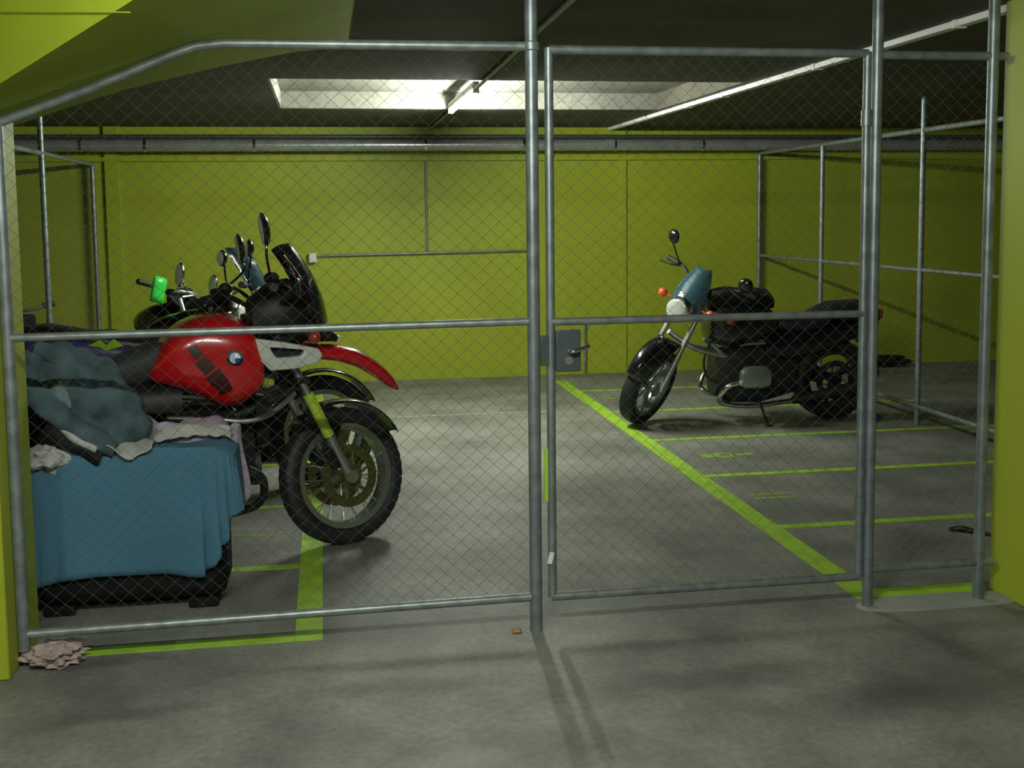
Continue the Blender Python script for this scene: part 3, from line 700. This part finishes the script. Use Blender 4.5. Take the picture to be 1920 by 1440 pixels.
# ------------------------------------------------------------------ simpler parked motorcycles behind it
def parked(loc, hd, label, c, opt):
    t = thing('motorcycle', loc, R(hd), label, 'motorcycle')
    rk = R(26); ft = Vector((-.30, 0, .93)); Ts = steer_matrix(rk, ft, R(opt.get('steer', 15)))
    Rf = opt.get('rf', .32)
    wheel(t, 'front_wheel', (0, 0, Rf), Rf + .005, Rf - .085, .1, Ts, opt.get('wk', 'spoke'), 'rim')
    wheel(t, 'rear_wheel', (-1.45, 0, .315), .32, .22, .14, Matrix.Identity(4), opt.get('wk', 'spoke'), 'rim', discs=(1,))
    for s_ in (-1, 1):
        MB(Ts).tube([(0, s_ * .09, Rf), (-.12, s_ * .09, Rf + .26), (-.32, s_ * .09, .98)], [.023, .021, .018], 12).build('fork_leg', M['alu'], t)
    if opt.get('highfender'):
        m = MB(Ts); m.loftx([(-.30, .74, .80, .07, 2.5), (-.1, .77, .81, .08, 2.5), (.15, .76, .785, .07, 2.5), (.32, .70, .715, .03, 2.2)]); m.build('front_fender', M[c], t)
    else: arc_fender(t, 'front_fender', (0, 0, Rf), Rf + .045, .14, R(25), R(140), Ts, opt.get('fend', 'black'))
    m = MB(); m.loftx([(-.88, .74, .84, .10, 2.5), (-.78, .72, .91, .15, 2.6), (-.6, .70, .96, .18, 2.6), (-.45, .72, .99, .17, 2.6), (-.36, .78, .92, .12, 2.5)]); m.build('fuel_tank', M[c], t, sub=1)
    sz = opt.get('sz', 0); m = MB(); m.loftx([(-1.72, .87 + sz, .93 + sz, .09, 3), (-1.5, .86 + sz, .95 + sz, .13, 3), (-1.25, .82 + sz, .90 + sz, .15, 3), (-1.0, .76 + sz, .87 + sz, .14, 3), (-.84, .76 + sz, .90 + sz / 2, .10, 3)]); m.build('seat', M['seat'], t)
    m = MB(); m.loftx([(-.95, .28, .66, .13, 4), (-.7, .24, .70, .16, 4), (-.45, .30, .68, .13, 4)]); m.build('engine', M['engine'], t)
    m = MB()
    for s_ in (-1, 1): m.tube([(-.35, 0, .93), (-.5, s_ * .1, .72), (-1.0, s_ * .12, .75 + min(0, sz)), (-1.6, s_ * .1, .85 + min(0, sz))], .015, 8)
    m.build('frame', M['engine'], t)
    MB().tube([(-.9, -.11, .38), (-1.45, -.11, .32)], .03, 10).build('swingarm', M['engine'], t)
    MB().tube([(-.5, -.13, .5), (-.45, -.15, .28), (-.8, -.15, .22), (-1.15, -.17, .30), (-1.6, -.19, .42)], [.02, .02, .025, .045, .05], 12, smooth=4).build('exhaust_pipe', M['alu'], t)
    m = MB(); m.tube([(-.95, .1, .32), (-.98, .24, .01)], .012, 8); m.build('side_stand', M['blackmat'], t)
    bw, bz = opt.get('bw', .38), opt.get('bz', 1.12)
    m = MB(Ts); m.tube([(-.52, -bw, bz), (-.44, -bw * .5, bz + .01), (-.36, -.05, bz - .08), (-.36, .05, bz - .08), (-.44, bw * .5, bz + .01), (-.52, bw, bz)], .012, 8, smooth=4); m.tube([(-.33, 0, .93), (-.36, 0, bz - .07)], .03, 8)
    hb = m.build('handlebar', M[opt.get('barmat', 'blackmat')], t)
    for s_ in (-1, 1):
        MB(Ts).tube([(-.525, s_ * (bw + .01), bz), (-.475, s_ * (bw - .12), bz + .005)], .019, 10).build('grip', M['rubber'], hb)
        MB(Ts).tube([(-.43, s_ * (bw - .16), bz), (-.405, s_ * (bw - .1), bz - .01), (-.44, s_ * bw, bz - .03)], .0065, 6, smooth=3).build('brake_lever', M[opt.get('levermat', 'alu')], hb)
        if opt.get('mirrors', True):
            oval_mirror(t, (-.47, s_ * (bw - .02), bz + opt.get('mh', .16)), [(-.46, s_ * (bw - .08), bz + .06), (-.45, s_ * (bw - .16), bz)], Ts, opt.get('mw', .06), opt.get('mht', .05), yaw=R(opt.get('myaw', s_ * 10)), chrome=opt.get('chrome', False))
        if opt.get('guards'):
            def hg(u, v, s_=s_): a = -.9 + 1.9 * u; return (-.47 + .11 * math.cos(a), s_ * (bw - .06 + .10 * math.sin(a)), bz - .04 + .18 * (v - .5))
            MB(Ts).grid(hg, 10, 4).build('hand_guard', M[opt['guards']], t, solid=.006)
    if opt.get('screen'):
        def sf(u, v): q = 2 * v - 1; return (-.18 - .22 * u - .12 * q * q, (.17 - .06 * u) * q, .98 + opt['screen'] * u ** .9)
        MB().grid(sf, 10, 10).build('windscreen', M['bluescreen'], t, solid=.005)
        m = MB(); m.loftx([(-.45, .84, 1.02, .14, 2.6), (-.28, .80, 1.05, .17, 2.6), (-.12, .83, .98, .12, 2.4), (-.05, .86, .93, .05, 2.2)]); m.build('fairing', M['black'], t)
    else:
        m = MB(Ts); m.ball((-.24, 0, .95), (.09, .085, .085)); hl = m.build('headlight', M['chrome' if opt.get('chrome') else 'blackmat'], t)
        MB(Ts).ball((-.165, 0, .95), (.02, .072, .072)).build('lens', M['glass'], hl)
    m = MB(); m.loftx([(-.42, .9, 1.06, .08, 3), (-.33, .92, 1.08, .09, 3)]); m.build('instrument_panel', M['blackmat'], t)
    if opt.get('tail'):
        m = MB(); m.loftx([(-1.80, .88, .96, .05, 2.6), (-1.6, .78, .97, .13, 2.6), (-1.3, .72, .955, .165, 2.6), (-1.0, .68, .90, .16, 2.6)]); tl = m.build('tail_fairing', M[opt['tail']], t)
        m = MB(); zz = [(-1.17 + (x + 1.30) * .62, .885 + (z - .80) * .8) for x, z in ((-1.45, .80), (-1.36, .835), (-1.30, .80), (-1.24, .84), (-1.16, .79), (-1.24, .775), (-1.30, .76), (-1.36, .79))]
        m.prism(zz, -.172, -.150); m.build('graphic', M['limegloss'], tl)
    else:
        arc_fender(t, 'rear_fender', (-1.45, 0, .315), .38, .17, R(50), R(160), TB, opt.get('fend', 'black'))
    return t
parked((-.04, 2.60, 0), 4, 'black motorcycle with tinted blue screen and purple tail, behind the red motorcycle', 'black', dict(screen=.42, tail='purple', steer=14, bz=1.17, mh=.2, wk='cast', sz=.05))
parked((-.43, 3.38, 0), -32, 'dark motorcycle with two chrome round mirrors, third in the left row', 'black', dict(chrome=True, steer=22, bz=1.05, mh=.11, bw=.36, barmat='chrome', mw=.062, mht=.08, myaw=40, sz=-.15))
parked((-.80, 3.98, 0), -52, 'dark motorcycle with bright green hand guards, farthest in the left row', 'black', dict(highfender=True, steer=40, bz=1.03, mirrors=False, bw=.34, levermat='green', guards='green', sz=-.24))

# ------------------------------------------------------------------ black roadster motorcycle on the right (front towards the left)
EB = thing('motorcycle', (2.34, 3.985, 0), R(180), 'black roadster motorcycle with small blue screen, parked alone on the right', 'motorcycle')
rk = R(27); S = Vector((-.33, 0, .90)); T = steer_matrix(rk, S, R(46)) ; lean = Matrix.Rotation(R(-4), 4, 'X'); T = lean @ T; LB = lean
def shift_back(Tm):   # set the turned front tyre back on its contact point
    p = Tm @ Vector((0, 0, 0)); return p
wheel(EB, 'front_wheel', (0, 0, .305), .305, .222, .12, T, 'cast', 'rim', discs=(1, -1), disc_r=.152, discmat='alu')
wheel(EB, 'rear_wheel', (-1.45, 0, .305), .308, .215, .16, LB, 'cast', 'engine', discs=(1,), discmat='engine')
for s_ in (-1, 1):
    m = MB(T); ax0, ax1 = Vector((.0, s_ * .105, .305)), Vector((-.32, s_ * .095, .92)); d = ax1 - ax0
    m.tube([ax0, ax0 + d * .45], .024, 14); m.tube([ax0 + d * .45, ax1 + d * .08], .019, 14); m.build('fork_leg', M['alu'], EB)
m = MB(T)
def ff(u, v):
    a = R(30) + R(95) * u; q = 2 * v - 1; r = .345 + .06 * math.sin(PI * u) ** .7 - .13 * abs(q) ** 2.5 * math.sin(PI * min(1, u * 1.1 + .08)) ** .5
    return (r * math.cos(a), q * (.085 + .025 * math.sin(PI * u)), .305 + r * math.sin(a))
m.grid(ff, 22, 14); m.build('front_fender', M['black'], EB, solid=.005)
m = MB(T); m.ball((-.20, 0, .90), (.10, .10, .10)); m.box((-.30, 0, .88), (.06, .22, .03)); hl = m.build('headlight', M['chrome'], EB)
MB(T).ball((-.125, 0, .90), (.03, .092, .092)).build('lens', M['glass'], hl)
def es(u, v):
    q = 2 * v - 1; return (-.10 - .24 * u - .09 * q * q * (1 - .5 * u), (.155 - .10 * u ** 2.2 - .03 * (1 - u) ** 2) * q, .90 + .29 * u - .04 * q * q * (1 - u))
MB(T).grid(es, 14, 14).build('windscreen', M['bluescreen'], EB, solid=.005)
m = MB(T); m.tube([(-.50, -.37, 1.08), (-.44, -.2, 1.10), (-.37, -.06, 1.03), (-.37, .06, 1.03), (-.44, .2, 1.10), (-.50, .37, 1.08)], .012, 8, smooth=4); hb = m.build('handlebar', M['blackmat'], EB)
m = MB(T); m.tube([(-.34, 0, .90), (-.37, 0, 1.03)], .035, 10); m.box((-.36, 0, 1.01), (.08, .20, .07)); m.build('instrument_panel', M['blackmat'], EB, bevel=.01)
for s_ in (-1, 1):
    MB(T).tube([(-.51, s_ * .385, 1.08), (-.465, s_ * .26, 1.095)], .02, 10).build('grip', M['rubber'], hb)
    MB(T).tube([(-.42, s_ * .22, 1.10), (-.39, s_ * .30, 1.09), (-.42, s_ * .40, 1.07)], .007, 8, smooth=3).build('brake_lever', M['blackmat'], hb)
    mz_ = 1.30 if s_ < 0 else 1.185
    oval_mirror(EB, (-.41, s_ * .33, mz_), [(-.41, s_ * .32, mz_ - .06), (-.44, s_ * .24, 1.10)], T, .055, .055, yaw=R(s_ * 15))
    m = MB(T); m.tube([(-.24, s_ * .09, .93), (-.24, s_ * .19, .93)], .008, 8); m.ball((-.235, s_ * .21, .93), (.032, .036, .036)); m.build('turn_signal', M['orange'], EB)
m = MB(LB); m.loftx([(-1.00, .72, .80, .11, 2.6), (-.92, .66, .87, .16, 2.7), (-.78, .60, .925, .19, 2.8), (-.62, .57, .94, .205, 2.8), (-.50, .58, .92, .19, 2.7), (-.42, .64, .86, .14, 2.5)]); m.build('fuel_tank', M['black'], EB, sub=1)
m = MB(LB); m.loftx([(-1.34, .72, .83, .15, 3), (-1.2, .68, .80, .16, 3), (-1.05, .68, .80, .14, 3), (-.95, .70, .82, .11, 3)]); m.build('rider_seat', M['seat'], EB)
m = MB(LB); m.loftx([(-1.79, .74, .80, .07, 3), (-1.75, .74, .87, .11, 3), (-1.65, .74, .905, .135, 3), (-1.42, .76, .895, .145, 3), (-1.28, .76, .83, .14, 3)]); m.build('pillion_seat', M['seat'], EB)
m = MB(LB); m.loftx([(-1.78, .69, .77, .07, 3), (-1.6, .62, .76, .12, 3), (-1.3, .50, .74, .16, 3), (-1.05, .46, .72, .18, 3), (-.85, .5, .68, .17, 3)]); m.build('side_panel', M['black'], EB)
arc_fender(EB, 'rear_fender', (-1.45, 0, .305), .375, .19, R(72), R(178), LB, 'blackmat')
m = MB(LB); m.loftx([(-1.12, .22, .56, .12, 4), (-.85, .15, .60, .15, 4), (-.60, .16, .60, .15, 4), (-.50, .22, .54, .12, 3.5)]); eng = m.build('engine', M['engine'], EB)
for s_ in (-1, 1):
    m = MB(LB)
    for k in range(6): m.lathe([(.001, 0), (.07, 0), (.07, .009), (.001, .009)], (-.72, s_ * (.15 + .02 * k), .40), 22)
    m.lathe([(.001, 0), (.058, 0), (.058, .12), (.001, .12)], (-.72, s_ * .20 - .06, .40), 22); m.build('cylinder', M['engine'], eng)
    m = MB(LB); m.loftx([(-.83, .34, .455, .035, 3, s_ * .31), (-.79, .32, .48, .05, 3, s_ * .30), (-.65, .32, .48, .05, 3, s_ * .30), (-.61, .34, .455, .035, 3, s_ * .31)]); m.build('cylinder_head', M['alu'], eng, bevel=.004)
    m = MB(LB); m.tube([(-.64, s_ * .27, .36), (-.53, s_ * .25, .32), (-.50, s_ * .20, .20), (-.75, s_ * .15, .15), (-1.1, s_ * .15, .18)], .019, 10, smooth=5); m.build('exhaust_pipe', M['chrome'], EB)
    m = MB(LB); m.tube([(-.40, s_ * .02, .88), (-.5, s_ * .10, .60), (-.85, s_ * .14, .62), (-1.2, s_ * .12, .66), (-1.7, s_ * .09, .74)], .014, 8); m.tube([(-.46, s_ * .09, .62), (-.56, s_ * .11, .52), (-.66, s_ * .12, .50)], .016, 8); m.build('frame', M['alu'], EB)
m = MB(LB); m.tube([(-.16, 0, .70), (-.34, .07, .58), (-.58, .11, .52)], .02, 10, smooth=4); m.tube([(-.16, 0, .70), (-.34, -.07, .58), (-.58, -.11, .52)], .02, 10, smooth=4); m.build('suspension_arm', M['alu'], EB)
m = MB(LB); m.tube([(-.47, .06, .64), (-.40, .10, .50), (-.42, .12, .38), (-.50, .12, .33)], .009, 8, smooth=5); m.build('brake_hose', M['blackmat'], EB)
m = MB(LB); m.tube([(-1.08, .15, .18), (-1.3, .18, .22), (-1.62, .20, .29)], [.03, .042, .045], 16); m.build('muffler', M['engine'], EB)
m = MB(LB); m.tube([(-1.0, -.10, .36), (-1.25, -.11, .32), (-1.42, -.11, .305)], [.045, .045, .06], 14); m.build('swingarm', M['engine'], EB)
m = MB(); m.tube([(-.82, .16, .18), (-.84, .20, .09), (-.85, .255, .006)], .011, 8); m.box((-.855, .265, .005), (.05, .04, .01)); m.build('side_stand', M['blackmat'], EB)
m = MB(LB); m.ball((-1.60, .17, .78), (.02, .02, .02)); m.ball((-.56, .20, .80), (.03, .03, .03)); m.build('side_reflector', M['redlens'], EB)
m = MB(LB); m.box((-1.80, 0, .80), (.03, .14, .07)); m.build('tail_light', M['redlens'], EB, bevel=.008)
# bag on its tank
def lump(c, d, amp, fr, seed, rot=None, seg=40, rg=26):
    def fn(p, n):
        k = 1 + amp * (nz(n.x * fr + seed, n.y * fr, n.z * fr) + .5 * nz(n.x * fr * 2.3 + seed, n.y * fr * 2.3, n.z * fr * 2.3))
        return p * k
    return MB().ball(c, d, seg, rg, fn, rot)
m = MB(); m.loftx([(-.24, -.06, .03, .09, 3), (-.19, -.06, .09, .13, 2.6), (-.05, -.04, .105, .14, 2.6), (.10, -.04, .095, .14, 2.6), (.2, -.05, .06, .12, 2.8), (.25, -.06, .0, .08, 3)])
tb = thing('tank_bag', (2.34 + .70, 3.985 - .05, .915), PI, 'black bag lying on the tank of the black roadster motorcycle', 'bag')
m.build('body', M['blackcloth'], tb)
MB().tube([(-.19, .12, .05), (0, .135, .05), (.19, .115, .02)], .006, 6).build('zip', M['greypaint'], tb)

# ------------------------------------------------------------------ covered heap at the left
def drape(cx, cy, hx, hy, ztop, hem, amp, nf, seed, ex=5, crumple=.01):
    m = MB(); NS = 150; NT = 26; rings = []
    for j in range(NT + 1):
        t_ = j / NT; ring = []
        for i in range(NS):
            a = 2 * PI * i / NS; c_, s_ = math.cos(a), math.sin(a)
            ux = math.copysign(abs(c_) ** (2 / ex), c_); uy = math.copysign(abs(s_) ** (2 / ex), s_)
            if t_ < .3:
                k = .02 + .98 * (t_ / .3); dz = 0 if k < .93 else -((k - .93) / .07) ** 2 * .02
                fold = 0; z = ztop + dz
            else:
                q = (t_ - .3) / .7; k = 1 + .03 * q
                hz = hem(a) if callable(hem) else hem
                z = ztop - .02 - (ztop - .02 - hz) * q
                sd = .25 + .75 * max(0, min(1, (math.cos(a) + .15) / .5)); fold = amp * sd * q * (math.sin(nf * a + seed + 2.2 * math.sin(2 * a)) + .5 * math.sin(nf * 1.7 * a + seed * 3))
            x = cx + (hx * k + fold) * ux; y = cy + (hy * k + fold) * uy
            z += crumple * nz(x * 7 + seed, y * 7, z * 3) * 2
            x += crumple * .5 * nz(x * 9, y * 9 + seed, z * 4); y += crumple * .8 * nz(x * 5 + 4, y * 5, z * 2 + seed)
            ring.append((x, y, z))
        rings.append(ring)
    return m.rings(rings, cap=False)
# dark storage trunk underneath
t = thing('storage_trunk', (-.80, .655, 0), 0, 'black storage trunk under the blue sheet, beside the left pillar', 'trunk')
m = MB(); m.box((0, 0, .325), (.75, .31, .575)); m.build('body', M['darkcrate'], t, bevel=.05)
m = MB(); m.box((0, 0, .618), (.755, .315, .03)); m.build('lid', M['darkcrate'], t, bevel=.012)
for x in (-.28, .28):
    for y in (-.11, .11):
        MB().box((x, y, .02), (.12, .08, .04)).build('foot', M['darkcrate'], t, bevel=.008)
def hem_b(a):
    d = ((math.degrees(a) + 180) % 360) - 180      # -90 front, 0 right
    z = .135 + .02 * math.sin(3 * a)
    if -78 < d < 30: z += .27 * min(1, (d + 78) / 40) ** 1.3
    if 30 <= d < 180: z = .40
    return z
tag(drape(-.79, .66, .412, .186, .66, hem_b, .013, 26, 1.0, ex=7).build('blue_sheet', M['bluecloth'], solid=.004), 'blue cotton sheet draped over the dark trunk in the left corner', 'sheet')
def hem_l(a):
    return .36 + .05 * math.sin(4 * a)
tag(drape(-.60, .77, .235, .115, .70, hem_l, .012, 15, 4.0, ex=2.8, crumple=.05).build('lavender_blanket', M['lavender'], solid=.006), 'pale lavender blanket bunched up behind the blue sheet, at its right corner', 'blanket')
m = MB()
def fold(u, v):
    x = -.70 + .30 * u; y = .60 + .10 * v
    return (x + .01 * nz(u * 5, v * 4, 2), y + .02 * nz(u * 4, v * 3, 8), .672 + .035 * math.sin(PI * v) + .022 * nz(u * 6, v * 5, 1) + .02 * math.sin(PI * u))
m.grid(fold, 26, 12)
tag(m.build('towel', M['whitecloth'], solid=.005), 'crumpled off white towel along the back edge of the blue sheet', 'towel')
# black bag behind the jacket
m = lump((-1.02, .70, .80), (.20, .16, .125), .12, 1.4, 3.0)
tag(m.build('black_bag', M['blackcloth']), 'black nylon bag on the trunk, under the denim jacket', 'bag')
# denim jacket: crumpled, sloping down to the right
rotj = Matrix.Rotation(R(46), 3, 'Y')
def jf(p, n):
    k = 1 + .10 * nz(n.x * 1.6 + 9, n.y * 1.6, n.z * 1.6)
    p = p * k
    f_ = .030 * (abs(nz(p.x * 9 + p.z * 5, p.y * 6, p.z * 7 - p.x * 3 + 2)) - .2) + .022 * nz(p.x * 16 + 2, p.y * 9, p.z * 13) + .012 * math.sin(34 * (p.x * .9 + p.z * .35) + 6 * nz(p.x * 4, p.y * 4, p.z * 4 + 3)) * abs(n.y)
    return p + n * f_
t = thing('denim_jacket', (-.95, .60, .855), 0, 'crumpled blue grey denim jacket heaped on the black bag at left', 'jacket')
MB().ball((0, 0, 0), (.285, .11, .165), 64, 40, jf, rotj).build('body', M['denim'], t)
def tubeform(pts, rs, seed, amp=.012):
    m = MB(); m.tube(pts, rs, 22, smooth=6)
    m.v = [tuple(Vector(p) + Vector((nz(p[0] * 12 + seed, p[1] * 12, p[2] * 12), nz(p[0] * 12, p[1] * 12 + seed, p[2] * 12), nz(p[0] * 12, p[1] * 12, p[2] * 12 + seed))) * amp * 2) for p in m.v]
    return m
tubeform([(-.20, -.06, .19), (-.22, -.10, .08), (-.14, -.12, .0), (-.02, -.12, -.10), (.11, -.11, -.19)], [.05, .055, .05, .048, .04], 2).build('sleeve', M['denim'], t)
tubeform([(-.18, -.02, .20), (-.09, -.05, .18), (-.02, -.06, .12)], [.045, .05, .04], 5).build('collar', M['denim'], t)
m = MB(); m.ball((-.075, -.118, .04), (.034, .018, .05), 24, 14, lambda p, n: p * (1 + .5 * nz(n.x * 1.7, n.y * 2, n.z * 1.7)), Matrix.Rotation(R(-25), 3, 'Y')); tag(m.build('pale_lining', mat('pale lining', (.13, .20, .21), .95), t), 'pale patch of lining')
# white cloths and small bundle on the sheet
tag(lump((-1.09, .50, .645), (.075, .07, .055), .35, 2.0, 7).build('white_cloth', M['whitecloth']), 'crumpled white cloth at the left end of the blue sheet', 'cloth')
t = thing('rolled_cloth', (-.98, .485, .70), 0, 'rolled dark cloth with a white edge under the jacket sleeve', 'cloth')
tubeform([(-.11, 0, .06), (-.02, 0, .01), (.09, -.01, -.045)], [.04, .045, .04], 3).build('roll', M['blackcloth'], t)
tubeform([(-.05, -.035, .075), (.0, -.045, .03), (.08, -.045, -.02)], [.008, .016, .013], 6, .006).build('white_edge', M['whitecloth'], t)
def wc(u, v): x = -.84 + .15 * u; return (x, .475 + .10 * v, .674 + .008 * math.sin(9 * u + 3 * v) + .012 * v)
m = MB()
m.grid(lambda u, v: (-.86 + .17 * u, .442 + .12 * v - .008 * math.sin(7 * u), .690 - .06 * (1 - v) ** 2 * (1 - abs(2 * u - 1.1)) + .006 * math.sin(12 * u + 5 * v)), 16, 10)
tag(m.build('handkerchief', M['whitecloth'], solid=.003), 'small white cloth corner hanging over the blue sheet below the jacket', 'cloth')
# rag on the floor by the pillar
m = lump((-.985, .015, .035), (.095, .075, .040), .5, 2.4, 11, seg=48, rg=28)
m.v = [(x, y, max(.001, z)) for x, y, z in m.v]
tag(m.build('rag', M['rag']), 'crumpled pinkish rag on the floor at the left pillar', 'rag')
m = MB(); m.grid(lambda u, v: (.665 + .035 * u, -.02 + .03 * v, .004 + .01 * math.sin(3 * u) * v), 4, 4)
tag(m.build('dry_leaf', M['leaf'], solid=.002), 'tiny orange dry leaf on the floor left of the centre post', 'leaf')

# ------------------------------------------------------------------ bicycle at the far left
Bk = thing('bicycle', (-2.43, 5.44, 0), R(-70), 'dark bicycle with a black saddle against the left end of the back wall', 'bicycle')
def bwheel(x):
    m = MB(); m.lathe([(.30, -.012), (.312, -.014), (.312, .014), (.30, .012)], (x, 0, .335), 40)
    for i in range(20):
        a = 2 * PI * i / 20; m.tube([(x, .02 if i % 2 else -.02, .335), (x + .3 * math.cos(a), 0, .335 + .3 * math.sin(a))], .0012, 4)
    w = m.build('wheel', M['alu'], Bk)
    m = MB(); m.lathe([(.322 + .016 * math.cos(a), .018 * math.sin(a)) for a in (2 * PI * k / 10 for k in range(10))], (x, 0, .335), 44); m.build('tire', M['rubber'], w)
bwheel(.55); bwheel(-.48)
m = MB(); m.tube([(-.48, 0, .335), (0, 0, .30), (-.14, 0, .72), (-.48, 0, .335)], .013, 8); m.tube([(0, 0, .30), (.38, 0, .70), (-.12, 0, .70)], .016, 8); m.tube([(.36, 0, .78), (.40, 0, .62), (.55, 0, .335)], .015, 8); m.build('frame', M['greypaint'], Bk)
m = MB(); m.tube([(-.14, 0, .70), (-.17, 0, .86)], .012, 8); m.build('seat_post', M['alu'], Bk)
m = MB(); m.loftx([(-.30, .865, .90, .075, 2.6), (-.22, .86, .905, .07, 2.6), (-.12, .865, .895, .035, 2.6), (-.03, .865, .885, .018, 2.4)]); m.build('saddle', M['seat'], Bk)
m = MB(); m.tube([(.36, 0, .76), (.35, 0, .86), (.37, 0, .88)], .013, 8); m.tube([(.32, -.20, .91), (.36, -.06, .88), (.36, .06, .88), (.32, .20, .91)], .012, 8, smooth=4); hb = m.build('handlebar', M['greypaint'], Bk)
for s_ in (-1, 1): MB().tube([(.30, s_ * .235, .915), (.33, s_ * .15, .905)], .022, 8).build('grip', M['rubber'], hb)
m = MB(); m.box((.42, 0, .80), (.12, .16, .10)); m.build('front_bag', M['blackcloth'], Bk, bevel=.02)
m = MB(); m.lathe([(.02, -.05), (.085, -.05), (.085, -.044), (.02, -.044)], (0, 0, .30), 24); m.tube([(0, -.06, .30), (.10, -.07, .17)], .01, 6); m.build('crank', M['alu'], Bk)

# ------------------------------------------------------------------ odd bits
t = lump((5.55, 6.5, .06), (.26, .10, .055), .35, 2.0, 2); t.v = [(x, y, max(.002, z)) for x, y, z in t.v]
tag(t.build('black_bundle', M['blackcloth']), 'black bundle on the floor at the back wall beyond the side fence', 'bundle')
m = lump((4.02, 3.75, .03), (.07, .04, .025), .3, 2, 5); m.v = [(x, y, max(.002, z)) for x, y, z in m.v]
tag(m.build('blue_scrap', M['bluebit']), 'small dark blue plastic scrap behind the black motorcycle rear wheel', 'scrap')
m = MB(); m.tube([(3.00, .93, .008), (3.05, .91, .014), (3.10, .85, .012), (3.16, .80, .008)], [.008, .016, .013, .005], 8, smooth=4)
tag(m.build('twig', M['blackmat']), 'dark twisted scrap on the floor near the right pillar', 'scrap')
